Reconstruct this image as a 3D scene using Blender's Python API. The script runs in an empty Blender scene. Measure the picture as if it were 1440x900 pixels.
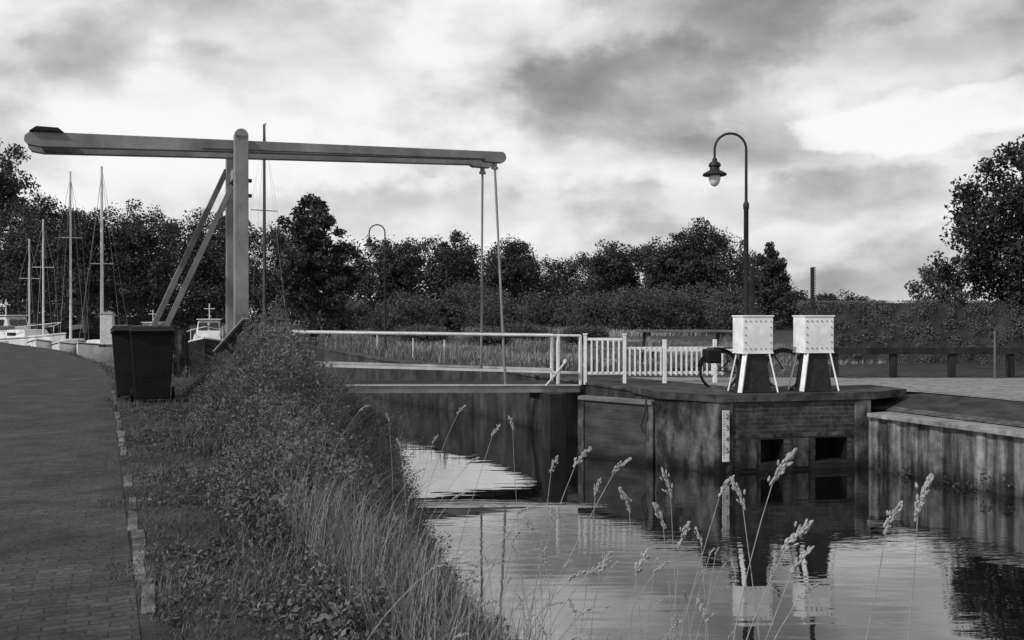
import bpy, bmesh, math, random
import numpy as np
from mathutils import Vector, Matrix
R=math.radians
sc=bpy.context.scene
col=sc.collection
rng=np.random.default_rng(7); random.seed(7)
TH=math.atan2(.40,.917); OX,OY=-4.48,14.7
cu,su=math.cos(TH),math.sin(TH)
def L2W(a,b): return OX+a*cu-b*su, OY+a*su+b*cu
def W2L(x,y):
    x=x-OX;y=y-OY
    return x*cu+y*su, -x*su+y*cu
# ---------------------------------------------------------------- materials
def newmat(name):
    m=bpy.data.materials.new(name); m.use_nodes=True
    nt=m.node_tree; p=nt.nodes['Principled BSDF']; return m,nt,p
def ramp(nt,fac,stops):
    r=nt.nodes.new('ShaderNodeValToRGB'); e=r.color_ramp.elements
    while len(e)<len(stops): e.new(.5)
    for i,(pos,v) in enumerate(stops):
        e[i].position=pos; e[i].color=(v,v,v,1)
    nt.links.new(fac,r.inputs[0]); return r.outputs[0]
def mulc(nt,c,d):
    mx=nt.nodes.new('ShaderNodeMix'); mx.data_type='RGBA'; mx.blend_type='MULTIPLY'; mx.inputs[0].default_value=1
    nt.links.new(c,mx.inputs[6]); nt.links.new(d,mx.inputs[7]); return mx.outputs[2]
def wetband(nt,tc,c,zw,nout,low=.18):
    # damp, algae-dark zone above the waterline of canal walls
    s=nt.nodes.new('ShaderNodeSeparateXYZ'); nt.links.new(tc.outputs['Object'],s.inputs[0])
    a=nt.nodes.new('ShaderNodeMath'); a.operation='MULTIPLY_ADD'; nt.links.new(nout,a.inputs[0]); a.inputs[1].default_value=.4; nt.links.new(s.outputs[2],a.inputs[2])
    mr=nt.nodes.new('ShaderNodeMapRange'); mr.interpolation_type='SMOOTHSTEP'; nt.links.new(a.outputs[0],mr.inputs[0])
    mr.inputs[1].default_value=zw; mr.inputs[2].default_value=zw+.4; mr.inputs[3].default_value=low; mr.inputs[4].default_value=1
    return mulc(nt,c,mr.outputs[0])
def gm(name,c1,c2,scale=6,rough=.7,bump=.2,stretch=(1,1,1),metal=0,detail=6,lo=.35,hi=.65,dirt=0,bdist=.01,wet=None,spec=None):
    m,nt,p=newmat(name)
    tc=nt.nodes.new('ShaderNodeTexCoord'); mp=nt.nodes.new('ShaderNodeMapping'); mp.inputs['Scale'].default_value=stretch
    nt.links.new(tc.outputs['Object'],mp.inputs[0])
    n=nt.nodes.new('ShaderNodeTexNoise'); n.inputs['Scale'].default_value=scale; n.inputs['Detail'].default_value=detail; n.inputs['Roughness'].default_value=.62
    nt.links.new(mp.outputs[0],n.inputs['Vector'])
    c=ramp(nt,n.outputs[0],[(lo,c1),(hi,c2)])
    if dirt:
        n2=nt.nodes.new('ShaderNodeTexNoise'); n2.inputs['Scale'].default_value=scale*.35; n2.inputs['Detail'].default_value=8; n2.inputs['Roughness'].default_value=.7
        nt.links.new(tc.outputs['Object'],n2.inputs['Vector'])
        c=mulc(nt,c,ramp(nt,n2.outputs[0],[(.4,1-dirt),(.62,1)]))
    if wet is not None: c=wetband(nt,tc,c,wet,n.outputs[0])
    nt.links.new(c,p.inputs['Base Color'])
    p.inputs['Roughness'].default_value=rough; p.inputs['Metallic'].default_value=metal
    if rough>=.75: p.inputs['Specular IOR Level'].default_value=.25
    if spec is not None: p.inputs['Specular IOR Level'].default_value=spec
    if bump:
        b=nt.nodes.new('ShaderNodeBump'); b.inputs['Strength'].default_value=bump; b.inputs['Distance'].default_value=bdist
        nt.links.new(n.outputs[0],b.inputs['Height']); nt.links.new(b.outputs[0],p.inputs['Normal'])
    return m
def leafmat(name,lo,hi,trans=.25,rough=.6):
    m,nt,p=newmat(name)
    a=nt.nodes.new('ShaderNodeAttribute'); a.attribute_name='shade'
    c=ramp(nt,a.outputs['Fac'],[(0,lo),(1,hi)])
    nt.links.new(c,p.inputs['Base Color']); p.inputs['Roughness'].default_value=rough
    p.inputs['Specular IOR Level'].default_value=.25
    t=nt.nodes.new('ShaderNodeBsdfTranslucent'); nt.links.new(c,t.inputs[0])
    mx=nt.nodes.new('ShaderNodeMixShader'); mx.inputs[0].default_value=trans
    nt.links.new(p.outputs[0],mx.inputs[1]); nt.links.new(t.outputs[0],mx.inputs[2])
    nt.links.new(mx.outputs[0],nt.nodes['Material Output'].inputs[0])
    return m
def brickmat(name,c1,c2,mortar,bw,bh,axes='xz',mort=.008,noise=.5,bump=.4,rot=0,spec=.3,nscale=1.3,wet=None,wob=.03):
    m,nt,p=newmat(name)
    tc=nt.nodes.new('ShaderNodeTexCoord'); s=nt.nodes.new('ShaderNodeSeparateXYZ'); c=nt.nodes.new('ShaderNodeCombineXYZ')
    nt.links.new(tc.outputs['Object'],s.inputs[0]); nt.links.new(s.outputs[0],c.inputs[0])
    nt.links.new(s.outputs[2 if axes=='xz' else 1],c.inputs[1])
    mp=nt.nodes.new('ShaderNodeMapping'); mp.inputs['Rotation'].default_value=(0,0,rot)
    nw=nt.nodes.new('ShaderNodeTexNoise'); nw.inputs['Scale'].default_value=2.2; nw.inputs['Detail'].default_value=5; nt.links.new(tc.outputs['Object'],nw.inputs['Vector'])
    va=nt.nodes.new('ShaderNodeVectorMath'); va.operation='MULTIPLY_ADD'; nt.links.new(nw.outputs['Color'],va.inputs[0]); va.inputs[1].default_value=(wob,wob,wob); nt.links.new(c.outputs[0],va.inputs[2])
    nt.links.new(va.outputs[0],mp.inputs[0])
    br=nt.nodes.new('ShaderNodeTexBrick'); nt.links.new(mp.outputs[0],br.inputs['Vector'])
    br.inputs['Scale'].default_value=1; br.inputs['Brick Width'].default_value=bw; br.inputs['Row Height'].default_value=bh; br.inputs['Mortar Smooth'].default_value=.6
    br.inputs['Mortar Size'].default_value=mort; br.inputs['Color1'].default_value=(c1,c1,c1,1); br.inputs['Color2'].default_value=(c2,c2,c2,1); br.inputs['Mortar'].default_value=(mortar,)*3+(1,)
    n=nt.nodes.new('ShaderNodeTexNoise'); n.inputs['Scale'].default_value=nscale; n.inputs['Detail'].default_value=14; n.inputs['Roughness'].default_value=.75
    nt.links.new(tc.outputs['Object'],n.inputs['Vector'])
    cc=mulc(nt,br.outputs[0],ramp(nt,n.outputs[0],[(.38,1-noise),(.62,1.0)]))
    n5=nt.nodes.new('ShaderNodeTexNoise'); n5.inputs['Scale'].default_value=38; n5.inputs['Detail'].default_value=4; nt.links.new(tc.outputs['Object'],n5.inputs['Vector'])
    cc=mulc(nt,cc,ramp(nt,n5.outputs[0],[(.3,.5),(.7,1.0)]))
    if wet is not None: cc=wetband(nt,tc,cc,wet,n.outputs[0])
    nt.links.new(cc,p.inputs['Base Color'])
    p.inputs['Roughness'].default_value=.85; p.inputs['Specular IOR Level'].default_value=spec
    b=nt.nodes.new('ShaderNodeBump'); b.inputs['Strength'].default_value=bump; b.inputs['Distance'].default_value=.006; b.invert=True
    nt.links.new(br.outputs['Fac'],b.inputs['Height'])
    b2=nt.nodes.new('ShaderNodeBump'); b2.inputs['Strength'].default_value=.5; b2.inputs['Distance'].default_value=.01; nt.links.new(n.outputs[0],b2.inputs['Height']); nt.links.new(b.outputs[0],b2.inputs['Normal'])
    nt.links.new(b2.outputs[0],p.inputs['Normal'])
    return m
M_paint=gm('grey_bridge_paint',.18,.28,3,.55,.15,(1,1,.4),dirt=.35)
M_brace=gm('dull_brace_paint',.11,.19,3,.6,.15,(1,1,.4),dirt=.35)
M_white=gm('white_paint',.62,.8,5,.5,.1,dirt=.15)
M_whiteold=gm('weathered_white_paint',.45,.62,7,.6,.2,dirt=.25)
M_black=gm('black_plastic',.004,.009,8,.6,.1,spec=.25)
M_dark=gm('dark_iron',.008,.02,12,.55,.2,spec=.3)
M_darkwood=gm('dark_timber',.010,.03,5,.85,.4,(1,1,.2),dirt=.4)
M_greywood=gm('grey_timber',.09,.18,5,.85,.4,(.3,1,1),dirt=.4)
M_tan=gm('gate_timber',.03,.065,5,.8,.4,(.3,1,1.5),dirt=.4,wet=-1.0)
M_conc=gm('stained_concrete',.02,.12,6,.9,.5,(1,1,.4),dirt=.75,detail=12,lo=.4,hi=.64,wet=-1.0)
M_side=gm('stained_side_wall',.02,.06,4,.9,.4,(1,1,.3),dirt=.6,detail=10,wet=-1.1)
M_concdark=gm('concrete_slab',.02,.09,4,.95,.5,dirt=.55,detail=14,bdist=.02)
M_verge=gm('paved_strip',.05,.13,8,.95,.5,dirt=.5,detail=12)
M_cap=gm('pale_cap',.16,.3,8,.9,.3,dirt=.5,detail=12)
M_pile=gm('streaked_pile_wall',.045,.27,6,.85,.3,(1,1,.07),dirt=.75,lo=.42,hi=.62,detail=10,wet=-1.0)
M_grave=gm('gravel',.15,.28,9,.9,.5,dirt=.35,detail=14)
M_soil=gm('grassy_soil',.02,.055,3,.95,.8,dirt=.4,detail=14,bdist=.05)
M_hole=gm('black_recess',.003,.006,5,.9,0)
M_glass=gm('frosted_lamp_glass',.55,.65,5,.25,0)
M_window=gm('dark_window',.01,.02,5,.1,0)
M_hullw=gm('white_hull',.55,.75,2,.4,0,dirt=.25)
M_hulld=gm('dark_hull',.006,.014,2,.85,0,spec=.1)
M_mast=gm('pale_mast',.5,.65,3,.4,0)
M_mastd=gm('dark_mast',.03,.06,3,.5,0)
M_bark=gm('bark',.02,.06,8,.9,.6,(1,1,.3))
M_brick=brickmat('old_brick',.085,.04,.11,.22,.068,'xz',.010,.78,nscale=3,wet=-.95,wob=.04)
M_pave=brickmat('brick_paving',.090,.060,.040,.17,.062,'xy',.006,.6,.4,0,.2,1.6,wob=.09)
M_kerb=gm('concrete_edging',.07,.2,9,.9,.4,dirt=.7)
M_leafwood=leafmat('woodland_leaf',.016,.070,.2)
M_leafshrub=leafmat('shrub_leaf',.03,.11,.2)
M_leaftree=leafmat('tree_leaf',.012,.055,.2)
M_hedge=leafmat('hedge_leaf',.07,.15,.1)
M_weed=leafmat('weed_leaf',.018,.17,.3)
M_grass=leafmat('grass_blade',.02,.26,.3)
M_meadow=leafmat('meadow_blade',.05,.34,.3)
M_mown=leafmat('mown_blade',.02,.15,.3)
M_stem=gm('pale_grass_stem',.16,.28,30,.7,0)
M_seed=gm('pale_seed_head',.16,.42,160,.9,.6)
M_dock=gm('broad_leaf',.03,.10,20,.5,.3)
M_ink=gm('black_ink',.03,.05,5,.6,0)
# water
M_water,nt,p=newmat('water')
nt.nodes.remove(p)
def wm(op,a,b=None,c=None,clamp=False):
    n=nt.nodes.new('ShaderNodeMath'); n.operation=op; n.use_clamp=clamp
    for i,v in enumerate((a,b,c)):
        if v is None: continue
        if isinstance(v,(int,float)): n.inputs[i].default_value=v
        else: nt.links.new(v,n.inputs[i])
    return n.outputs[0]
geo=nt.nodes.new('ShaderNodeNewGeometry'); gs=nt.nodes.new('ShaderNodeSeparateXYZ'); nt.links.new(geo.outputs['Position'],gs.inputs[0])
mp=nt.nodes.new('ShaderNodeMapping'); mp.inputs['Scale'].default_value=(.45,1.7,1)
nt.links.new(geo.outputs['Position'],mp.inputs[0])
n1=nt.nodes.new('ShaderNodeTexNoise'); n1.inputs['Scale'].default_value=1.8; n1.inputs['Detail'].default_value=2; nt.links.new(mp.outputs[0],n1.inputs['Vector'])
n2=nt.nodes.new('ShaderNodeTexNoise'); n2.inputs['Scale'].default_value=9; n2.inputs['Detail'].default_value=2; nt.links.new(mp.outputs[0],n2.inputs['Vector'])
n3=nt.nodes.new('ShaderNodeTexNoise'); n3.inputs['Scale'].default_value=.5; n3.inputs['Detail'].default_value=4; nt.links.new(geo.outputs['Position'],n3.inputs['Vector'])
msk=ramp(nt,n3.outputs[0],[(.44,.05),(.62,1)])
def band(c,wd,amp):
    d=wm('ABSOLUTE',wm('SUBTRACT',wm('MULTIPLY_ADD',wm('SUBTRACT',n3.outputs[0],.5),.5,gs.outputs[1]),c))
    mr=nt.nodes.new('ShaderNodeMapRange'); mr.interpolation_type='SMOOTHSTEP'; nt.links.new(d,mr.inputs[0]); mr.inputs[1].default_value=wd*.3; mr.inputs[2].default_value=wd; mr.inputs[3].default_value=amp; mr.inputs[4].default_value=0
    return mr.outputs[0]
# the ripple line only crosses the left half of the canal
lf=nt.nodes.new('ShaderNodeMapRange'); nt.links.new(gs.outputs[0],lf.inputs[0]); lf.inputs[1].default_value=.3; lf.inputs[2].default_value=1.3; lf.inputs[3].default_value=1; lf.inputs[4].default_value=.1
tm=wm('ADD',wm('ADD',wm('MULTIPLY',msk,.28),wm('MULTIPLY',band(11.55,.25,6.0),lf.outputs[0])),band(9.7,1.1,.5))
hgt_=wm('ADD',wm('MULTIPLY',n2.outputs[0],tm),n1.outputs[0])
bp=nt.nodes.new('ShaderNodeBump'); bp.inputs['Strength'].default_value=.16; bp.inputs['Distance'].default_value=.02; nt.links.new(hgt_,bp.inputs['Height'])
gl=nt.nodes.new('ShaderNodeBsdfGlossy'); gl.inputs['Roughness'].default_value=.02; gl.inputs['Color'].default_value=(1,1,1,1); nt.links.new(bp.outputs[0],gl.inputs['Normal'])
df=nt.nodes.new('ShaderNodeBsdfDiffuse'); df.inputs['Color'].default_value=(.005,)*3+(1,)
fr=nt.nodes.new('ShaderNodeFresnel'); fr.inputs['IOR'].default_value=1.6; nt.links.new(bp.outputs[0],fr.inputs['Normal'])
fm=wm('MULTIPLY_ADD',fr.outputs[0],.95,.20,True)
mx=nt.nodes.new('ShaderNodeMixShader'); nt.links.new(fm,mx.inputs[0]); nt.links.new(df.outputs[0],mx.inputs[1]); nt.links.new(gl.outputs[0],mx.inputs[2])
nt.links.new(mx.outputs[0],nt.nodes['Material Output'].inputs[0])
# ---------------------------------------------------------------- helpers
def npmesh(name,verts,quads,mat,shade=None,smooth=False):
    me=bpy.data.meshes.new(name); verts=np.asarray(verts,dtype=np.float32).reshape(-1,3); quads=np.asarray(quads,dtype=np.int32).reshape(-1,4)
    me.vertices.add(len(verts)); me.vertices.foreach_set('co',verts.ravel())
    me.loops.add(quads.size); me.loops.foreach_set('vertex_index',quads.ravel())
    me.polygons.add(len(quads)); me.polygons.foreach_set('loop_start',np.arange(0,quads.size,4,dtype=np.int32))
    me.update(calc_edges=True); me.validate()
    if smooth: me.shade_smooth()
    if shade is not None:
        at=me.attributes.new('shade','FLOAT','FACE'); at.data.foreach_set('value',np.asarray(shade,dtype=np.float32))
    me.materials.append(mat)
    ob=bpy.data.objects.new(name,me); col.objects.link(ob); return ob
def meta(o,label=None,category=None,group=None,kind=None):
    if label: o['label']=label
    if category: o['category']=category
    if group: o['group']=group
    if kind: o['kind']=kind
    return o
def thing(name,loc,rot,label,category,group=None,kind=None):
    e=bpy.data.objects.new(name,None); e.empty_display_size=.2; col.objects.link(e)
    e.location=loc; e.rotation_euler=(0,0,rot); return meta(e,label,category,group,kind)
class MB:
    def __init__(s): s.bm=bmesh.new()
    def box(s,c,size,rot=(0,0,0)):
        from mathutils import Euler
        m=Matrix.Translation(c)@Euler(rot).to_matrix().to_4x4()@Matrix.Diagonal((size[0],size[1],size[2],1))
        bmesh.ops.create_cube(s.bm,size=1,matrix=m); return s
    def cyl(s,p1,p2,r1,r2=None,n=12):
        p1=Vector(p1);p2=Vector(p2); d=p2-p1; r2=r1 if r2 is None else r2
        m=Matrix.Translation((p1+p2)/2)@d.to_track_quat('Z','Y').to_matrix().to_4x4()
        bmesh.ops.create_cone(s.bm,cap_ends=True,segments=n,radius1=r1,radius2=r2,depth=d.length,matrix=m); return s
    def beam(s,p1,p2,w,h):
        p1=Vector(p1);p2=Vector(p2); d=p2-p1
        y=Vector((0,0,1)).cross(d.normalized()) if abs(d.normalized().z)<.99 else Vector((0,1,0))
        y.normalize(); z=d.normalized().cross(y)
        m=Matrix((d.normalized(),y,z)).transposed().to_4x4()
        m=Matrix.Translation((p1+p2)/2)@m@Matrix.Diagonal((d.length,w,h,1))
        bmesh.ops.create_cube(s.bm,size=1,matrix=m); return s
    def prism(s,poly,z0,z1,axis='z'):
        f=(lambda p,z:(p[0],p[1],z)) if axis=='z' else (lambda p,z:(p[0],z,p[1]))
        lo=[s.bm.verts.new(f(p,z0)) for p in poly]; hi=[s.bm.verts.new(f(p,z1)) for p in poly]; n=len(poly)
        s.bm.faces.new(lo[::-1]); s.bm.faces.new(hi)
        for i in range(n): s.bm.faces.new((lo[i],lo[(i+1)%n],hi[(i+1)%n],hi[i]))
        return s
    def frustum(s,c0,s0,c1,s1):
        a=[(c0[0]+i*s0[0]/2,c0[1]+j*s0[1]/2,c0[2]) for i,j in((-1,-1),(1,-1),(1,1),(-1,1))]
        b=[(c1[0]+i*s1[0]/2,c1[1]+j*s1[1]/2,c1[2]) for i,j in((-1,-1),(1,-1),(1,1),(-1,1))]
        A=[s.bm.verts.new(v) for v in a];B=[s.bm.verts.new(v) for v in b]
        s.bm.faces.new(A[::-1]);s.bm.faces.new(B)
        for i in range(4): s.bm.faces.new((A[i],A[(i+1)%4],B[(i+1)%4],B[i]))
        return s
    def quad(s,*v):
        s.bm.faces.new([s.bm.verts.new(x) for x in v]); return s
    def lathe(s,prof,c=(0,0,0),n=20):
        rings=[]
        for r,z in prof: rings.append([s.bm.verts.new((c[0]+r*math.cos(2*math.pi*i/n),c[1]+r*math.sin(2*math.pi*i/n),c[2]+z)) for i in range(n)])
        for A,B in zip(rings,rings[1:]):
            for i in range(n): s.bm.faces.new((A[i],A[(i+1)%n],B[(i+1)%n],B[i]))
        s.bm.faces.new(rings[0][::-1]); s.bm.faces.new(rings[-1]); return s
    def tube(s,pts,r,n=8):
        for p,q in zip(pts,pts[1:]): s.cyl(p,q,r,None,n)
        for p in pts[1:-1]: bmesh.ops.create_uvsphere(s.bm,u_segments=n,v_segments=6,radius=r,matrix=Matrix.Translation(p))
        return s
    def torus(s,c,R0,r,axis='y',n=32,m=6):
        rings=[]
        for i in range(n):
            t=2*math.pi*i/n; ring=[]
            for j in range(m):
                u=2*math.pi*j/m; rr=R0+r*math.cos(u); 
                ring.append(s.bm.verts.new((c[0]+rr*math.cos(t),c[1]+r*math.sin(u),c[2]+rr*math.sin(t))))
            rings.append(ring)
        for i in range(n):
            A=rings[i];B=rings[(i+1)%n]
            for j in range(m): s.bm.faces.new((A[j],A[(j+1)%m],B[(j+1)%m],B[j]))
        return s
    def obj(s,name,mat,parent=None,bevel=0,smooth=False,label=None):
        bmesh.ops.recalc_face_normals(s.bm,faces=s.bm.faces)
        me=bpy.data.meshes.new(name); s.bm.to_mesh(me); s.bm.free(); me.materials.append(mat)
        if smooth:
            me.shade_smooth()
            try: me.set_sharp_from_angle(angle=R(40))
            except Exception: pass
        o=bpy.data.objects.new(name,me); col.objects.link(o)
        if parent: o.parent=parent
        if bevel:
            b=o.modifiers.new('bevel','BEVEL'); b.width=bevel; b.segments=2; b.limit_method='ANGLE'
        if label: o['label']=label
        return o
def copy_thing(root,loc,rot=None,scale=None,label=None):
    n=root.copy(); col.objects.link(n); n.location=loc
    if rot is not None: n.rotation_euler=(0,0,rot)
    if scale is not None: n.scale=(scale,)*3
    if label: n['label']=label
    for c in list(root.children):
        k=c.copy(); col.objects.link(k); k.parent=n
        for g in list(c.children):
            q=g.copy(); col.objects.link(q); q.parent=k
    return n
def leaves(cent,rad,per,size,shade_c,flat=1.0,ztop=None):
    cent=np.asarray(cent,float); N=len(cent)*per
    c=np.repeat(cent,per,axis=0); r=np.repeat(np.asarray(rad,float),per)
    d=rng.normal(size=(N,3)); d/=np.linalg.norm(d,axis=1)[:,None]
    p=c+d*(r*rng.random(N)**.45)[:,None]*np.array([1,1,flat])
    if ztop is not None: p[:,2]=np.where(p[:,2]>ztop,ztop-.06*rng.random(N),p[:,2])
    u=rng.normal(size=(N,3)); u/=np.linalg.norm(u,axis=1)[:,None]
    w=rng.normal(size=(N,3)); v=np.cross(u,w); v/=np.linalg.norm(v,axis=1)[:,None]
    s=size*(.6+.8*rng.random(N))[:,None]
    V=np.stack([p-u*s,p-v*s*.5,p+u*s,p+v*s*.5],axis=1)
    F=np.arange(N*4).reshape(N,4)
    sh=np.clip(np.repeat(np.asarray(shade_c,float),per)+rng.normal(size=N)*.16,0,1)
    return V.reshape(-1,3),F,sh
def blades(P,h,w,bend,shade,dirbias=None):
    N=len(P); az=rng.random(N)*2*math.pi
    d=np.stack([np.cos(az),np.sin(az),np.zeros(N)],1)
    if dirbias is not None: d=d+np.array(dirbias); 
    s=np.stack([-np.sin(az),np.cos(az),np.zeros(N)],1)
    ts=[0,.4,.75,1]; ws=[1,.85,.55,.06]; V=[]
    for t,k in zip(ts,ws):
        c=P+d*(h*bend*t*t)[:,None]; c[:,2]=P[:,2]+h*t*(1-.25*bend*t)
        V.append(c-s*(w*k/2)[:,None]); V.append(c+s*(w*k/2)[:,None])
    V=np.stack(V,1)
    base=(np.arange(N)*8)[:,None,None]
    F=base+np.array([[0,1,3,2],[2,3,5,4],[4,5,7,6]])[None]
    return V.reshape(-1,3),F.reshape(-1,4),np.repeat(shade,3)
def merge(lst):
    V=[];F=[];S=[];o=0
    for v,f,s in lst: V.append(v);F.append(f+o);S.append(s);o+=len(v)
    return np.concatenate(V),np.concatenate(F),np.concatenate(S)
def nz(x,y,s=1.0,k=0):
    return (np.sin(x*1.7*s+k)+np.sin(y*2.3*s+1.3+k)+np.sin((x+y)*1.1*s+2.1*k)+np.sin((x-1.6*y)*.7*s+k*.7))/4
# ---------------------------------------------------------------- terrain
bL=[-40,-9,-5,-2,1,3.5,8,15,22.8,46,60,90]; vL=[.35,.5,1.05,1.7,1.9,1.2,-.5,-1.6,-2.6,-8.7,-13,-20]
bR=[-1,5,10,25,40,60,90]; vR=[6.45,6.45,5.3,5.6,5.3,4.3,1]
def HT(a,b):
    a=np.asarray(a,float);b=np.asarray(b,float)
    aL=np.interp(b,bL,vL)
    aR=np.where(b<-3.5,9.6,np.interp(b,bR,vR)+.22)
    t=(a-(aL-1.3))/1.3
    zl=np.where(t<0,0,np.where(t<1,-1.2*(t*t*(3-2*t)*.5+t*.5),-1.2-1.4*(t-1)))
    zl=np.maximum(zl,-2.2)
    rt=np.where((b<-3.5),np.interp(a,[9.3,9.7,10.8],[-.27,-.25,0]),0)
    z=np.where(a>aR,rt,zl)
    z=np.where(b>88,0,z)
    bumpy=.03*nz(a,b,1.7)*(a>-1.6)*(a<aL-.0)*(t<1)
    return z+bumpy
ga=np.concatenate([[-2500,-900,-350,-150,-80,-50],np.arange(-40,-12,1.),np.arange(-12,12,.2),np.arange(12,30,1.),[40,70,150,400,1000,2500]])
gb=np.concatenate([[-1500,-400,-100,-40,-25],np.arange(-18,30,.25),np.arange(30,95,1.),[110,150,300,700,1500,3500]])
A,B=np.meshgrid(ga,gb,indexing='ij'); Z=HT(A,B)
X,Y=L2W(A,B); V=np.stack([X,Y,Z],-1).reshape(-1,3)
na,nb=len(ga),len(gb); I=np.arange(na*nb).reshape(na,nb)
F=np.stack([I[:-1,:-1],I[1:,:-1],I[1:,1:],I[:-1,1:]],-1).reshape(-1,4)
g=npmesh('ground',V,F,M_soil,smooth=False); meta(g,'grassy canal banks and flat meadow','ground',kind='structure')
def sheet(name,polyab,z,mat,label,cat,world=False):
    e=MB(); e.bm.faces.new([e.bm.verts.new((p[0],p[1],p[2] if len(p)>2 else z)) for p in polyab]); o=e.obj(name,mat)
    if not world: o.location=(OX,OY,0); o.rotation_euler=(0,0,TH)
    return meta(o,label,cat,kind='structure')
w=sheet('water',[(-80,-60),(40,-60),(40,100),(-80,100)],-1.15,M_water,'dark calm canal water reflecting the sky','water')
def ka(b): return -1.66-.021*(b+12)
sheet('brick_path',[(-11,-40),(ka(-40)-.04,-40),(ka(5)-.04,5),(-2.4,12),(-3.9,21),(-10.2,44),(-14,44)],.004,M_pave,'dark worn brick paved path along the canal','path')
k=MB()
i=0; b0=-18
while b0<2:
    L_=.25+.35*random.random()
    if random.random()<.75: k.box((ka(b0)+.012*math.sin(i*2.1),b0+L_/2,-.008+.004*math.sin(i*1.7)),(.05+.025*random.random(),L_-.01,.03),(random.uniform(-.02,.02),random.uniform(-.06,.06),.03*math.sin(i*3)))
    b0+=L_; i+=1
o=k.obj('kerb',M_kerb,None,.004); o.location=(OX,OY,0); o.rotation_euler=(0,0,TH); meta(o,'worn broken concrete edging along the path','kerb',kind='structure')
sheet('gravel_path',[(3.9,16.6),(7.0,15.2),(9.6,9.8),(30,4),(30,17.4),(10,18.7),(2.4,18.9)],.006,M_grave,'pale gravel path beside the lock','path',world=True)
sheet('paved_verge',[(9.72,-30,-.243),(10.9,-30,.012),(10.9,-3.9,.012),(9.72,-3.9,-.243)],0,M_verge,'paved strip sloping to the canal wall','pavement')
# ---------------------------------------------------------------- drawbridge
BR=thing('drawbridge',(OX,OY,0),TH,'grey and white wooden drawbridge over the canal','drawbridge')
def dz(a): return .16-.03*a
W=1.25
for b in (0,W):
    m=MB().box((0,b,2.13),(.22,.2,4.3)); m.cyl((0,b-.1,4.28),(0,b+.1,4.28),.11,.11,20)
    o=m.obj('post',M_paint,BR,.008)
def bz(a): return 4.13+.035*a
for i,b in enumerate((.2,.82)):
    m=MB()
    a0,a1=-3.1,4.72
    top=[(a0+.15,bz(a0)+.115),(0,bz(0)+.105),(a1,bz(a1)+.10)]
    endr=[(a1+.11*math.sin(t),bz(a1)+.0+.11*math.cos(t)) for t in [R(x) for x in (20,45,70,90,110,135,160)]]
    bot=[(a1,bz(a1)-.105),(a1-.3,bz(a1)-.105),(a1-.36,bz(a1)-.07),(0,bz(0)-.09),(-.5,bz(0)-.11),(a0+.15,bz(a0)-.115)]
    endl=[(a0-.02,bz(a0)-.09),(a0-.07,bz(a0)-.03),(a0-.06,bz(a0)+.05),(a0,bz(a0)+.10)]
    m.prism(top+endr+bot+endl,b-.07,b+.07,'y'); m.obj('balance_beam',M_paint,BR,.006)
    MB().prism([(a0+.0,bz(a0)+.112),(a0+.1,bz(a0)+.19),(a0+.4,bz(a0)+.19),(a0+.48,bz(a0)+.122)],b-.11,b+.11,'y').obj('counterweight',M_darkwood,BR,.006)
    m=MB().cyl((4.62,b,bz(4.6)-.09),(4.62,b,bz(4.6)-.22),.045,.045,12).box((4.62,b,bz(4.6)-.2),(.12,.05,.05))
    m.cyl((4.62,b,bz(4.6)-.15),(4.74,-.03 if i==0 else 1.2,.0),.022,.022,8); m.obj('suspension_rod',M_paint,BR)
MB().box((1.9,.126,bz(1.9)-.05),(5.0,.006,.010),(0,-.037,0)).obj('joint_strip',M_dark,BR)
MB().beam((-.1,.3,3.5),(-1.62,.55,.02),.075,.09).obj('brace',M_brace,BR,.005)
MB().beam((-.1,W,3.9),(-1.80,W-.1,.02),.075,.09).obj('brace',M_brace,BR,.005)
MB().box((0,W/2,3.72),(.16,W-.2,.18)).obj('crossbeam',M_paint,BR,.006)
MB().box((a0+.35,.51,bz(a0)+.0),(.4,.47,.18)).obj('ballast_crossbeam',M_paint,BR,.006)
for z in (3.3,3.55):
    MB().box((.14,0,z),(.06,.1,.05)).obj('hinge',M_dark,BR)
m=MB(); n=46
for i in range(n):
    a=-.3+i*6.6/n; m.box((a+.07,W/2,dz(a)-.02+random.uniform(-.003,.003)),(6.6/n-.012,W-.05,.045))
D=m.obj('deck',M_darkwood,BR)
MB().beam((1.0,-.0,dz(1)-.085),(6.3,-.0,dz(6.3)-.085),.1,.11).obj('edge_beam',M_paint,BR,.006)
MB().beam((1.0,W,dz(1)-.075),(6.3,W,dz(6.3)-.075),.1,.13).obj('edge_beam',M_paint,BR,.006)
MB().beam((.2,-.055,dz(.2)+.004),(6.3,-.055,dz(6.3)+.004),.03,.03).obj('edge_strip',M_whiteold,BR)
for b in (.0,W):
    m=MB().cyl((.1,b,1.045),(6.33,b,.925),.024,.024,10).beam((1.1,b,.47),(6.3,b,.21),.035,.045)
    rl=m.obj('railing',M_white,BR)
    for a in ((5.85,6.33) if b==0 else (6.33,)):
        MB().box((a,b,(dz(a)+.93)/2),(.05,.05,.93-dz(a))).obj('railing_post',M_white,rl,.004)
MB().cyl((5.55,-.08,-.02),(5.95,-.1,.42),.02,.02,8).cyl((5.93,-.1,.4),(5.97,-.1,.47),.035,.035,8).obj('locking_lever',M_whiteold,BR)
P=thing('bridge_pier',(OX,OY,0),TH,'dark timber pier carrying the bridge end','pier')
MB().box((5.6,-.35,-.93),(.36,.36,1.6)).obj('pile',M_darkwood,P,.01)
MB().box((5.6,-.0,-.22),(.3,.9,.12)).obj('cap_beam',M_darkwood,P,.01)
G=thing('picket_gate',(1.42,17.25,0),R(3),'white slatted gate at the bridge end','gate')
for x in (0,.77): MB().box((x,0,.46),(.06,.06,.96)).box((x,0,.955),(.08,.08,.03)).obj('gate_post',M_white,G,.004)
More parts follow.
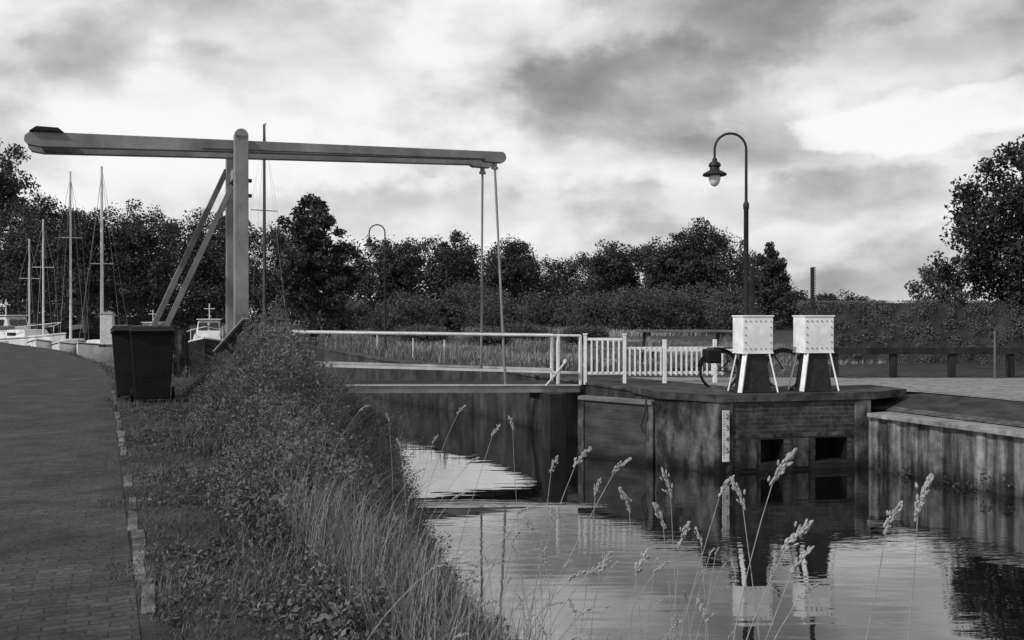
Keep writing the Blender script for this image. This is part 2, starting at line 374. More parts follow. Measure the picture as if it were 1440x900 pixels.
for z in (.2,.86): MB().box((.385,0,z),(.7,.035,.05)).obj('rail',M_white,G)
for i in range(6): MB().box((.12+i*.107,-.025,.53),(.035,.015,.64)).obj('picket',M_white,G)
G=thing('picket_fence',(2.23,17.30,0),R(4),'low white picket fence beside the lock','fence')
for x in (.75,1.75): MB().box((x,0,.42),(.07,.07,.86)).obj('fence_post',M_white,G,.004)
for z in (.2,.68): MB().box((.97,.02,z),(1.94,.03,.05)).obj('rail',M_white,G)
for i in range(19): MB().box((.06+i*.102,-.012,.43),(.034,.015,.56)).obj('picket',M_white,G)
# ---------------------------------------------------------------- lock wall
ang=math.atan2(.55,2.49)
LW=thing('lock_wall',(3.23,13.9,0),ang,'brick and concrete lock wall with two square culvert openings','lock wall')
m=MB(); xs=[.24,.72,1.12,1.68,2.25,2.38]; zs=[-1.8,-1.02,-.65,-.05]
holes={(1,1),(3,1)}
for i in range(5):
    for j in range(3):
        x0,x1,z0,z1=xs[i],xs[i+1],zs[j],zs[j+1]
        if (i,j) in holes: continue
        m.quad((x0,0,z0),(x1,0,z0),(x1,0,z1),(x0,0,z1))
m.obj('brickwork',M_brick,LW)
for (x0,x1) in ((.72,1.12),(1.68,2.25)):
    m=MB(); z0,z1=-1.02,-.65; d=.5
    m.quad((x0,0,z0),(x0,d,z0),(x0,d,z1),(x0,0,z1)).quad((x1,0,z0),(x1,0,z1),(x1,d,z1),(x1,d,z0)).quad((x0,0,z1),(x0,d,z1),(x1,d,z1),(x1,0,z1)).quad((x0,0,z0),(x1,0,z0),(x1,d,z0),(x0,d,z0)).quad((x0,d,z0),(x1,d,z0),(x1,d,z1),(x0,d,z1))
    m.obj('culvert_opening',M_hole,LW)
MB().prism([(-.67,.865),(0,-.03),(.24,-.03),(.24,.5),(-.3,2.4),(-.67,2.4)],-1.8,-.045).obj('concrete_corner',M_conc,LW,.012)
MB().prism([(2.38,-.04),(2.66,-.04),(2.66,.9),(2.38,.9)],-1.8,-.045).obj('concrete_corner',M_conc,LW,.012)
MB().box((1.31,-.008,-.59),(2.13,.03,.06)).obj('lintel_band',M_conc,LW,.006)
MB().box((.5,-.006,-.87),(.3,.03,.46)).obj('concrete_jamb',M_conc,LW,.006)
MB().box((1.4,-.006,-.87),(.3,.03,.46)).obj('concrete_jamb',M_conc,LW,.006)
poly=[(-.72,.83),(-.02,-.055),(2.7,-.055),(3.6,.35),(3.6,1.3),(.6,1.35),(-.72,2.2)]; pp=[]
for (p,q) in zip(poly,poly[1:]+poly[:1]):
    n_=max(1,int(math.hypot(q[0]-p[0],q[1]-p[1])/.09))
    for j in range(n_):
        t=j/n_; e=0 if j==0 else random.uniform(-.012,.010); dx,dy=q[0]-p[0],q[1]-p[1]; l_=math.hypot(dx,dy)
        pp.append((p[0]+dx*t+dy/l_*e,p[1]+dy*t-dx/l_*e))
MB().prism(pp,-.042,.075).obj('coping_slab',M_concdark,LW)
# water gauge
GB=thing('water_level_gauge',(3.23+.1*math.cos(ang)+.052*math.sin(ang),13.9+.1*math.sin(ang)-.052*math.cos(ang),0),ang,'narrow worn white water level board with dark numbers','gauge')
M_gb=gm('worn_gauge_enamel',.4,.6,9,.6,.1,dirt=.3)
MB().box((0,0,-.57),(.115,.02,.8)).obj('board',M_gb,GB,.003)
m=MB()
for i in range(17):
    m.box((-.04 if i%2 else -.035,-.0125,-.2-i*.044),(.02 if i%2 else .03,.003,.01))
m.obj('scale_marks',M_ink,GB)
def text(name,s,loc,size,parent,mat,rot=(R(90),0,0)):
    cv=bpy.data.curves.new(name,'FONT'); cv.body=s; cv.size=size; cv.extrude=.0015; cv.align_x='CENTER'; cv.align_y='CENTER'
    t=bpy.data.objects.new(name+'_tmp',cv); col.objects.link(t); bpy.context.view_layer.update()
    me=bpy.data.meshes.new_from_object(t.evaluated_get(bpy.context.evaluated_depsgraph_get())); bpy.data.objects.remove(t)
    me.materials.clear(); me.materials.append(mat)
    o=bpy.data.objects.new(name,me); col.objects.link(o); o.parent=parent; o.location=loc; o.rotation_euler=rot; return o
for i,s in enumerate('2345'): text('number',s,(.02,-.014,-.27-i*.175),.115,GB,M_ink)
# lock gate
gx0,gy0,gx1,gy1=2.36,14.72,1.22,15.72
ga_=math.atan2(gy1-gy0,gx1-gx0); ln=math.hypot(gx1-gx0,gy1-gy0)
LG=thing('lock_gate',(gx0,gy0,0),ga_,'weathered timber lock gate leaf standing open','lock gate')
m=MB()
for i in range(9): m.box((ln/2,0,-1.62+i*.165+.08),(ln-.16,.09,.162))
m.obj('planking',M_tan,LG,.003)
for x in (.05,ln-.05): MB().box((x,0,-.87),(.13,.15,1.5)).obj('gate_post',M_conc,LG,.01)
MB().box((ln/2,0,-.13),(ln,.2,.07)).obj('top_beam',M_greywood,LG,.01)
MB().tube([(.1,.1,-.05),(.09,.14,-.3),(.16,.16,-.5),(.12,.15,-.62)],.014).obj('chain',M_dark,LG)
# retaining walls
RW=thing('pile_wall',(OX,OY,0),TH,'stained vertical plank retaining wall with pale cap','retaining wall')
prof=[]; b=-4.35; i=0
while b>-26:
    o=9.3+(0 if i%2==0 else .03)+random.uniform(0,.02); wd_=random.uniform(.14,.22)
    prof.append((o,b)); prof.append((o+random.uniform(-.006,.006),b-wd_)); b-=wd_+.015; i+=1
m=MB()
for p,q in zip(prof,prof[1:]): m.quad((p[0],p[1],-1.9),(q[0],q[1],-1.9),(q[0],q[1],-.3),(p[0],p[1],-.3))
m.obj('piling',M_pile,RW)
MB().box((9.47,-15.2,-.29),(.5,21.6,.07)).obj('cap',M_cap,RW,.01)
CW=thing('canal_side_wall',(OX,OY,0),TH,'dark wall along the canal beyond the bridge','retaining wall')
bs=[-2.2,5,10,25,40]
m=MB(); c=MB()
for b0,b1 in zip(bs,bs[1:]):
    a0_,a1_=np.interp(b0,bR,vR),np.interp(b1,bR,vR)
    m.quad((a0_,b0,-1.9),(a1_,b1,-1.9),(a1_,b1,-.02),(a0_,b0,-.02))
    c.beam((a0_+.18,b0,.0),(a1_+.18,b1,.0),.42,.05)
m.obj('walling',M_side,CW); c.obj('coping',M_concdark,CW,.01)
# ---------------------------------------------------------------- sluice housings
def sluice(x,y,rot,label):
    S=thing('sluice_gear',(x,y,.075),rot,label,'sluice gear','sluice winding gear on the lock wall')
    MB().box((0,0,.93),(.53,.36,.58)).box((0,0,1.23),(.56,.39,.025)).box((0,0,.635),(.55,.38,.02)).obj('housing',M_white,S,.01)
    m=MB()
    for i in range(6):
        for j in (-.22,.22): m.cyl((-.22+i*.088,-.182,.93+j),(-.22+i*.088,-.192,.93+j),.011,.011,8)
    for j in range(3):
        for i in (-.22,.22): m.cyl((i,-.182,.81+j*.12),(i,-.192,.81+j*.12),.011,.011,8)
    m.obj('rivets',M_paint,S)
    for i in (-1,1):
        for j in (-1,1):
            MB().beam((i*.21,j*.15,.63),(i*.33,j*.21,.01),.08,.022).obj('leg',M_white,S)
    MB().frustum((0,0,.0),(.5,.34,0),(0,0,.62),(.34,.24,0)).box((0,0,.02),(.62,.42,.04)).obj('pedestal',M_dark,S,.01)
    m=MB().box((-.02,0,1.62),(.045,.045,.83))
    for i in range(28): m.box((.015,0,1.25+i*.029),(.03,.04,.014))
    m.obj('toothed_rack',M_dark,S)
    return S
s1=sluice(3.90,14.4,ang,'white riveted sluice gear box on splayed legs')
s2=copy_thing(s1,(4.97,14.66,.075),ang)
# ---------------------------------------------------------------- lamps
def lamp(x,y,z):
    S=thing('street_lamp',(x,y,z),0,'black swan-neck street lamp with glass globe','street lamp','swan-neck street lamps')
    MB().lathe([(.09,0),(.09,.25),(.06,.3),(.045,.36),(.042,3.2),(.052,3.22),(.052,3.3),(.03,3.34),(.026,3.4),(.024,4.27)]).obj('pole',M_dark,S,smooth=True)
    pts=[(-.28+.28*math.cos(t),0,4.27+.28*math.sin(t)) for t in [math.pi*i/14 for i in range(15)]]+[(-.56,0,4.1)]
    MB().tube(pts,.022,8).obj('swan_neck',M_dark,S,smooth=True)
    MB().lathe([(.02,4.12),(.04,4.1),(.045,4.06),(.1,4.02),(.11,3.97),(.085,3.95),(.09,3.9),(.2,3.84),(.215,3.815),(.2,3.8),(.08,3.8)],(-.56,0,0)).obj('lamp_shade',M_dark,S,smooth=True)
    MB().lathe([(.1,3.798),(.105,3.76),(.095,3.7),(.065,3.64),(.02,3.61)],(-.56,0,0)).obj('globe',M_glass,S,smooth=True)
    return S
l1=lamp(4.16,15.8,0)
copy_thing(l1,(-4.5,31.5,0),0)
# ---------------------------------------------------------------- bicycle
BK=thing('bicycle',(4.17,15.5,.012),R(4),'dark city bicycle with panniers leaning beside the lamp','bicycle')
def wheel(x):
    w_=MB().torus((x,0,.35),.335,.024).obj('wheel',M_black,BK,smooth=True)
    m=MB().torus((x,0,.35),.31,.009).cyl((x,-.04,.35),(x,.04,.35),.02)
    for i in range(16):
        t=i*math.pi/8; m.cyl((x,0,.35),(x+.31*math.cos(t),0,.35+.31*math.sin(t)),.0025,.0025,4)
    m.obj('rim',M_paint,w_)
    m=MB(); pts=[(x+.375*math.cos(t),0,.35+.375*math.sin(t)) for t in [R(20+i*15) for i in range(11)]]
    m.tube(pts,.016,6).obj('mudguard',M_black,w_)
wheel(-.57); wheel(.58)
m=MB(); bbp=(-.08,0,.28)
m.tube([bbp,(-.2,0,.82)],.016).tube([bbp,(.36,0,.72)],.018).tube([(-.17,0,.7),(.34,0,.84)],.016).tube([bbp,(-.57,0,.35)],.012).tube([(-.17,0,.72),(-.57,0,.35)],.011).tube([(.33,0,.9),(.42,0,.6),(.58,0,.35)],.015)
m.obj('frame',M_dark,BK)
MB().tube([(.33,0,.9),(.45,0,1.1)],.015).tube([(.4,-.28,1.2),(.44,-.22,1.22),(.45,0,1.1),(.66,.22,1.22),(.54,.28,1.18)],.016).obj('handlebar',M_dark,BK)
MB().tube([(-.2,0,.82),(-.22,0,.93)],.012).frustum((-.22,0,.93),(.24,.12,0),(-.23,0,.99),(.28,.2,0)).obj('saddle',M_black,BK,.015)
MB().box((-.58,.0,.74),(.4,.12,.02)).tube([(-.7,.05,.74),(-.55,.05,.35)],.006).obj('luggage_rack',M_dark,BK)
MB().box((-.7,-.12,.6),(.26,.1,.24)).obj('pannier',M_black,BK,.03)
MB().box((-.7,.12,.6),(.26,.1,.24)).obj('pannier',M_black,BK,.03)
MB().torus((-.08,-.04,.28),.09,.008).cyl((-.08,-.04,.28),(-.02,-.06,.14),.008).cyl((-.08,.04,.28),(-.14,.06,.42),.008).obj('crank',M_dark,BK)
# ---------------------------------------------------------------- bins
def bin_(x,y,rot):
    S=thing('wheeled_bin',(x,y,.0),rot,'black plastic wheeled rubbish bin standing on the verge','rubbish bin','wheeled bins by the path')
    MB().frustum((0,0,.06),(.46,.5,0),(0,.0,.98),(.58,.68,0)).box((0,0,.965),(.6,.72,.04)).box((0,-.28,.5),(.3,.03,.3),(R(5),0,0)).obj('body',M_black,S,.02)
    MB().frustum((0,-.01,.99),(.62,.76,0),(0,.02,1.06),(.54,.64,0)).box((0,-.38,.995),(.5,.04,.03)).obj('lid',M_black,S,.02)
    MB().cyl((-.27,.4,.98),(.27,.4,.98),.016).box((-.2,.37,.98),(.03,.08,.03)).box((.2,.37,.98),(.03,.08,.03)).obj('handle',M_black,S)
    for i in (-1,1): MB().cyl((i*.26,.26,.1),(i*.3,.26,.1),.1,.1,20).obj('wheel',M_black,S)
    return S
b1=bin_(-5.44,13.45,R(22)); b1.scale=(1.05,1,1.09)
b2=copy_thing(b1,(-5.98,14.1,0),R(14)); b2.scale=(1,1,1.09)
# ---------------------------------------------------------------- information panel
S=thing('information_panel',(-4.28,13.7,0),R(4),'tilted information board on a slim post beside the bridge','information board')
MB().beam((-.24,0,.76),(.2,0,1.25),.5,.035).obj('board',M_dark,S,.004)
MB().beam((-.26,-.0,.775),(.18,-.0,1.27),.46,.006).obj('printed_face',M_white,S)
MB().beam((0,0,0),(0,0,.98),.07,.07).beam((0,0,.7),(-.14,0,.86),.05,.05).obj('post',M_dark,S)
# ---------------------------------------------------------------- fence on right
S=thing('plank_fence',(6.9,19.0,0),R(0),'low dark wooden plank fence in front of the hedge','fence')
for x in (0,1.25,2.5,3.75,5.0,6.25): MB().box((x,0,.32),(.13,.13,.66)).obj('fence_post',M_darkwood,S,.01)
MB().box((3.5,-.09,.57),(8,.04,.14)).obj('top_rail',M_darkwood,S,.006)
S=thing('marker_post',(10.05,18.5,0),0,'thin pale stake standing by the gravel path','post')
MB().cyl((0,0,0),(0,0,.98),.022,.02).cyl((0,0,.98),(0,0,1.0),.026).obj('stake',M_greywood,S)
for i,(x,y) in enumerate(((-3.0,27),(-1.9,25),(-5,33))):
    S=thing('marker_post',(x,y,0),0,'short pale stake in the meadow','post','short stakes in the meadow')
    MB().cyl((0,0,0),(0,0,.62),.03,.025).cyl((0,0,.62),(0,0,.64),.035).obj('stake',M_whiteold,S)
S=thing('picnic_table',(4.1,21.2,0),R(4),'wooden picnic table on the grass behind the fence','picnic table')
m=MB()
for i in range(5): m.box((0,-.3+i*.15,.95),(2.2,.14,.05))
m.obj('table_top',M_greywood,S,.005)
for j in (-.7,.7): MB().box((0,j,.52),(2.1,.26,.05)).obj('seat',M_mast,S,.005)
for x in (-.9,.9): MB().beam((x,-.2,.92),(x,-.75,0),.08,.08).beam((x,.2,.92),(x,.75,0),.08,.08).box((x,0,.47),(.06,1.6,.08)).obj('leg',M_greywood,S,.005)
# ---------------------------------------------------------------- boats
def hull(L,B,H,dr,bow=1.35):
    m=MB(); n=14; rings=[]
    for i in range(n+1):
        t=i/n; x=-L/2+L*t
        hb=B/2*(.78+.22*math.sin(min(t/.45,1)*math.pi/2))*(1-max(0,(t-.45)/.55)**2.0)+.02
        sh=H*(1+ (bow-1)*max(0,(t-.3)/.7)**2+.06*(1-t))
        kz=-dr*(1-max(0,(t-.7)/.3)**2)
        rings.append([m.bm.verts.new(v) for v in ((x,0,sh-.02),(x,-hb*.98,sh-.0),(x,-hb,sh-.06),(x+ .0,-hb*.8,.05),(x,-hb*.5,-dr*.5),(x,0,kz),(x,hb*.5,-dr*.5),(x,hb*.8,.05),(x,hb,sh-.06),(x,hb*.98,sh))])
    for A_,B_ in zip(rings,rings[1:]):
        for j in range(10): m.bm.faces.new((A_[j],A_[(j+1)%10],B_[(j+1)%10],B_[j]))
    m.bm.faces.new(rings[0]); m.bm.faces.new(rings[-1][::-1]); return m
def stripe(L,B,H,S,mat=None,r=.03,bow=1.35,dzz=-.08):
    m=MB()
    for j in (-1,1):
        pts=[]
        for i in range(12):
            t=i/11; hb=B/2*(.78+.22*math.sin(min(t/.45,1)*math.pi/2))*(1-max(0,(t-.45)/.55)**2.0)+.03
            pts.append((-L/2+L*t,j*hb,H*(1+(bow-1)*max(0,(t-.3)/.7)**2+.06*(1-t))+dzz))
        m.tube(pts,r,6)
    m.obj('rubbing_strake',mat or M_dark,S)
def sail(x,y,rot,L,mh,label,mm,hm,pen=False,mr=.06,rig=.012,cl=.65):
    S=thing('sailing_boat',(x,y,-1.15),rot,label,'sailing boat','boats moored in the canal')
    hull(L,L*.29,.85,.35).obj('hull',hm,S,smooth=True); stripe(L,L*.29,.85,S,M_dark if hm is M_hullw else M_hullw)
    MB().frustum((.3,0,.8),(L*.38,L*.16,0),(.25,0,1.18),(L*.32,L*.12,0)).obj('cabin',M_hullw,S,.03)
    for j in (-1,1):
        for i in (-.5,.1,.7): MB().box((.25+i*.9,j*(L*.072),1.0),(.4,.03,.14)).obj('cabin_window',M_window,S)
    MB().cyl((.6,0,.9),(.6,0,mh),mr,mr*.7,8).obj('mast',mm,S)
    MB().cyl((.55,0,1.75),(-L*.42,0,1.8),.05).cyl((.5,0,1.85),(-L*.4,0,1.9),.11,.06,10).obj('furled_boom',M_paint,S)
    MB().cyl((.6,-.6,mh*cl),(.6,.6,mh*cl),.02,.02,6).obj('spreader',mm,S)
    m=MB().cyl((L*.48,0,1.15),(.6,0,mh*.95),rig,rig,4).cyl((-L*.49,0,.95),(.6,0,mh),rig*.8,rig*.8,4)
    for j in (-1,1): m.cyl((.4,j*L*.13,.9),(.6,j*.6,mh*cl),rig*.8,rig*.8,4).cyl((.6,j*.6,mh*cl),(.6,0,mh*.97),rig*.8,rig*.8,4)
    m.obj('rigging',M_paint,S)
    if pen:
        MB().quad((.6,0,mh-.02),(.2,.0,mh+.02),(.2,.02,mh-.14),(.6,0,mh-.1)).box((.45,0,mh),(.5,.02,.02)).obj('pennant',M_paint,S)
    return S
cang=TH+R(90)
def at(px,d): return ((px-720)*d/1250.,d)
sail(-24.7,50,cang+R(172),7,10.5,'white sailing boat with tall pale mast',M_mast,M_hullw,mr=.07)
sail(-22.6,49.5,cang+R(160),7.5,10.7,'white sailing boat with thick pale mast',M_mast,M_hullw,mr=.10,cl=.5)
sail(-28.9,55,cang+R(176),6.5,8.4,'pale sailing boat moored with sail stowed',M_mast,M_hullw)
sail(-33.6,62,cang+R(180),6.5,7.8,'small sailing boat with bare mast',M_mast,M_hulld)
sail(-26.4,45.5,cang+R(165),5.5,2.6,'small white open sailing boat with lowered mast',M_mast,M_hullw)
sail(-11.0,40,cang+R(5),8,11.2,'sailing boat with very tall dark mast and pennant',M_mastd,M_hulld,True,.085,.005)
def motor(x,y,rot,L,label,hm,k=1):
    S=thing('motor_boat',(x,y,-1.15),rot,label,'motor boat','boats moored in the canal')
    hull(L,L*.30,1.0*k,.35,1.35).obj('hull',hm,S,smooth=True)
    stripe(L,L*.30,1.0*k,S,M_hullw,.05,1.35,-.05)
    MB().frustum((0,0,1.0*k),(L*.5,L*.22,0),(-.1,0,1.5*k),(L*.44,L*.19,0)).obj('cabin',M_hullw,S,.03)
    MB().frustum((-.6,0,1.5*k),(L*.26,L*.19,0),(-.75,0,2.25*k),(L*.2,L*.16,0)).box((-.75,0,2.28*k),(L*.25,L*.19,.06)).obj('wheelhouse',M_hullw,S,.03)
    xf=L*.115-.6
    for j in (-1,1): 
        MB().box((xf,j*.3,1.88*k),(.04,.5,.42),(0,-R(14),0)).obj('window',M_window,S)
        MB().box((-.65,j*L*.091,1.88*k),(L*.16,.04,.4)).obj('window',M_window,S)
        MB().box((L*.1,j*L*.105,1.25*k),(.7,.03,.2)).obj('window',M_window,S)
        MB().box((-L*.1,j*L*.105,1.25*k),(.7,.03,.2)).obj('window',M_window,S)
    MB().cyl((-.7,0,2.28*k),(-.7,0,3.2*k),.03).cyl((-.7,-.3,2.9*k),(-.7,.3,2.9*k),.02).obj('signal_mast',M_mast,S)
    m=MB()
    for j in (-1,1): m.tube([(L*.46,0,1.9*k),(L*.25,j*L*.12,1.7*k),(0.1*L,j*L*.16,1.6*k)],.022,6).cyl((L*.25,j*L*.12,1.1*k),(L*.25,j*L*.12,1.7*k),.02)
    m.obj('bow_rail',M_mast,S)
    return S
motor(-17.4,51,cang+R(172),7,'motor boat with dark hull and white cabin',M_hulld)
motor(-30.8,55,cang+R(225),8.5,'white cabin cruiser with windows',M_hullw,1.1)
motor(-23.6,58,cang+R(165),6,'small cabin boat with white hull',M_hullw,.9)
motor(-10.9,44,cang+R(20),4.8,'low white motor boat moored by the reeds',M_hullw,.7)
S=thing('power_pedestal',(-17.3,38,0),R(10),'pale metal electricity box on the quay','electricity box')
MB().box((0,0,.75),(.5,.36,1.3)).obj('cabinet',M_whiteold,S,.02); MB().frustum((0,0,1.4),(.58,.42,0),(0,0,1.5),(.4,.3,0)).obj('roof',M_paint,S); MB().box((0,0,.05),(.56,.4,.12)).obj('plinth',M_conc,S)
# ---------------------------------------------------------------- trees
def tree(name,x,y,th,cz,rad,ncl,per,ls,mat,label,cat='tree',shell=.5,clr=.3,tr=.15,shape='ell',group=None,z0=0,lump=.25):
    T=thing(name,(x,y,z0),0,label,cat,group)
    C=[];Rr=[]; ph=rng.random()*6
    while len(C)<ncl:
        q=rng.normal(size=3); q/=np.linalg.norm(q); r=rng.random()**shell
        c=np.array([q[0]*rad[0]*r,q[1]*rad[1]*r,cz+q[2]*rad[2]*r])
        if shape=='cone':
            tt=(c[2]-(cz-rad[2]))/(2*rad[2]); s=1.2*(1-tt)**.45+.1; c[0]*=s;c[1]*=s
        if c[2]<.3: continue
        lm=1+lump*math.sin(3*math.atan2(c[1],c[0])+c[2]*1.7+ph)
        c[0]*=lm;c[1]*=lm
        C.append(c);Rr.append(clr*(.6+.8*rng.random())*rad[0])
    C=np.array(C); sh=np.clip(.2+.55*rng.random(len(C)),0,1)
    v,f,s=leaves(C,Rr,per,ls,sh,.8)
    m=MB(); top=cz+rad[2]*.5
    m.cyl((0,0,-.1),(.05*th,0,th),tr*1.2,tr*.8,9).cyl((.05*th,0,th),(0,.05,top),tr*.8,tr*.2,7)
    for i in rng.choice(len(C),min(22,len(C)),replace=False):
        c=C[i]; zb=min(max(th*.8,c[2]*.55),top*.9); st=Vector((.03*th,0,zb)); en=Vector(c); mid=(st+en)/2+Vector((0,0,-.08*rad[2]))
        m.cyl(st,mid,tr*.3,tr*.2,5).cyl(mid,en,tr*.2,tr*.05,5)
    m.obj('trunk',M_bark,T)
    o=npmesh('crown',v,f,mat,s); o.parent=T
    return T
tree('leafy_tree',15.4,24.5,1.6,3.8,(3.0,2.6,2.75),480,170,.065,M_leaftree,'dense dark broadleaf tree behind the hedge',clr=.16,tr=.2,lump=.08)
tree('small_tree',12.4,25.3,1.2,2.3,(.95,.8,1.0),50,100,.05,M_leafshrub,'sparse small tree at the hedge end',clr=.25,tr=.05)
tree('pointed_tree',-9.2,41,1.0,3.6,(1.85,1.7,3.4),170,120,.09,M_leafwood,'dark loose pointed tree on the canal bank',clr=.19,tr=.13,shape='cone',lump=.28,shell=.42)
tree('tall_tree',-27.6,46,4,8.3,(2.6,2.2,3.2),100,110,.1,M_leafshrub,'tall tree with loose bright foliage',clr=.2,tr=.22)
for i,(px,d,top,r) in enumerate([(985,85,11.0,2.6),(1085,80,8.0,1.3),(940,84,9.2,2.5),(640,82,9.2,2.6),(860,86,8.6,2.4),(560,80,8.6,2.0),(720,88,9,2.6),(50,80,12.4,3),(200,78,11.4,3.0),(120,76,11.0,2.7),(300,80,11.0,3.0)]):
    x,y=at(px,d)
    tree('broadleaf_tree',x,y,top*.25,top*.53,(r,r,top*.45),120,110,.13,M_leafwood,'dark broadleaf tree at the edge of the wood',clr=.32,tr=.2,group='trees along the edge of the wood',lump=.18)
for i,(px,d,top,r) in enumerate([(632,52,3.0,1.0),(500,62,2.6,1.8),(575,68,3.2,2.4),(700,66,2.8,2.4),(760,70,3.2,2.2),(830,68,3.4,2.5),(880,66,3.6,2.3),(930,68,3.7,2.4),(985,70,3.9,2.4),(1030,66,3.4,2),(545,50,1.7,1.2),(665,74,4.2,2.6),(460,56,2.6,1.6),(740,44,.9,1.2),(820,40,.8,1.0),(600,40,.8,1.0),(690,36,.7,.8)]):
    x,y=at(px,d)
    tree('shrub',x,y,.3,top*.5,(r,r*.8,top*.48),60,120,.08 if d>50 else .05,M_leafshrub,'rounded leafy shrub in the meadow',cat='shrub',clr=.36,tr=.05,group='shrubs in the meadow')
# far wood mass
pr=[(-200,235),(0,270),(60,268),(100,292),(150,288),(200,290),(250,300),(350,300),(400,320),(480,335),(520,330),(560,342),(600,330),(650,345),(700,335),(740,350),(790,362),(850,345),(900,338),(950,330),(985,312),(1020,325),(1050,345),(1090,375),(1105,402),(1150,410),(1200,410),(1225,418),(1245,440)]
px_=[a for a,_ in pr]; py_=[b for _,b in pr]
C=[];Rr=[];Sh=[]
for row,(d,step) in enumerate(((94,1.8),(100,1.8),(88,2.4))):
    x=(px_[0]-720)*d/1250
    while x<(1240-720)*d/1250:
        pxx=x*1250/d+720; top=1.3+(445-np.interp(pxx,px_,py_))*d/1250
        top*= (.88+.15*rng.random()) if row<2 else (.45+.3*rng.random())
        if top<1: x+=step; continue
        r=min(2.6,top*.3)*(.7+.6*rng.random()); base=.25+(.35 if row<2 else .6)*rng.random()
        for j in range(int(16+top*3.2)):
            t=rng.random(); z=.3+t*(top-.8); rr=r*math.sqrt(max(.05,1-(max(0,t-.45)/.58)**2)); an=rng.random()*6.28; q=rng.random()**.5
            C.append((x+rr*q*math.cos(an),d+rr*q*math.sin(an),z)); Rr.append(.85*(.6+.7*rng.random())*min(1,top/7+.35)); Sh.append(base*.7+.3*rng.random()-.08)
        x+=step*(.7+.6*rng.random())
v,f,s=leaves(C,Rr,58,.13,Sh); o=npmesh('woodland',v,f,M_leafwood,s); meta(o,'dense dark distant woodland edge','woodland',kind='stuff')
# hedge
C=[];Rr=[];Sh=[]
p0=np.array([8.6,26.5]);p1=np.array([19,21.8])
for i in range(1700):
    t=rng.random(); q=p0+(p1-p0)*t; z=rng.random()**.7*1.74; dn=(rng.random()-.5)*.7
    C.append((q[0]+dn*.4,q[1]+dn*.9,z)); Rr.append(.14+.04*rng.random()); Sh.append(.45+.12*rng.random())
v,f,s=leaves(C,Rr,100,.022,Sh,ztop=1.76)
H=thing('hedge',(0,0,0),0,'long clipped leafy hedge behind the plank fence','hedge'); o=npmesh('foliage',v,f,M_hedge,s); o.parent=H
dd=(p1-p0); an=math.atan2(dd[1],dd[0]); m=MB()
m.box(((p0+p1)[0]/2,(p0+p1)[1]/2,.84),(np.linalg.norm(dd)-.3,.5,1.68),(0,0,an)); m.obj('inner_stems',M_soil,H)
# ---------------------------------------------------------------- grasses
def scatter(n,a0,a1,b0,b1,filt=None):
    a=rng.uniform(a0,a1,n); b=rng.uniform(b0,b1,n)
    if filt is not None:
        k=filt(a,b); a=a[k]; b=b[k]
    z=HT(a,b); x,y=L2W(a,b); return a,b,np.stack([x,y,z-.01],1)
aLf=lambda b: np.interp(b,bL,vL)
a,b,Pm=scatter(110000,-1.95,.5,-14.6,-2,lambda a,b:(a<aLf(b)-.6)&(a>ka(b)+.0+.07*nz(a*4,b,2.4)-.2*(nz(a,b*1.0,3,2)>.2))&(nz(a,b,2.6)*1.3+rng.random(len(a))*1.5>.1))
h=rng.uniform(.015,.05,len(Pm))*(1+1.6*np.clip(nz(a,b,1.6,2),0,1))*(1+.6*np.clip((a+1.2)/.5,0,1)); 
set1=blades(Pm,h,rng.uniform(.003,.006,len(Pm)),rng.uniform(.2,1.1,len(Pm)),np.clip(.42+.55*nz(a,b,1.8)+.28*rng.normal(size=len(Pm)),0,1))
a,b,Pm=scatter(34000,-2.6,-1.6,-13.5,4,lambda a,b:(np.abs(a-ka(b)+.17+.03*nz(a,b,3))<.05+.08*rng.random(len(a)))&(nz(a,b*1.3,2.8,1)>-.35))
h=rng.uniform(.006,.025,len(Pm)); setg=blades(Pm,h,rng.uniform(.004,.008,len(Pm)),rng.uniform(.3,1.2,len(Pm)),np.clip(.15+.2*rng.normal(size=len(Pm)),0,1))
a,b,Pm=scatter(30000,-3.6,1.5,-2,26,lambda a,b:(a<aLf(b)-.3)&(a>-2.0-np.interp(b,[-2,5,12,21,26],[0,.05,.5,2,3.3])+.1*nz(a,b,3)))
h=rng.uniform(.04,.13,len(Pm)); set2=blades(Pm,h,rng.uniform(.006,.012,len(Pm)),rng.uniform(.2,.9,len(Pm)),np.clip(.45+.25*rng.normal(size=len(Pm)),0,1))
v,f,s=merge([set1,setg,set2]); meta(npmesh('short_grass',v,f,M_mown,s),'short rough grass verge by the path','grass',kind='stuff')
a,b,Pm=scatter(2200,-1.75,-.2,-13.4,-2,lambda a,b:(a<aLf(b)-1.2)&(a>ka(b)+.05)&(nz(a,b,2.1,5)>-.05))
v,f,s=leaves(Pm+np.array([0,0,.03]),np.full(len(Pm),.05),16,.013,.2+.6*rng.random(len(Pm)),.5); meta(npmesh('verge_weeds',v,f,M_weed,s),'small clover and plantain weeds in the verge','weeds',kind='stuff')
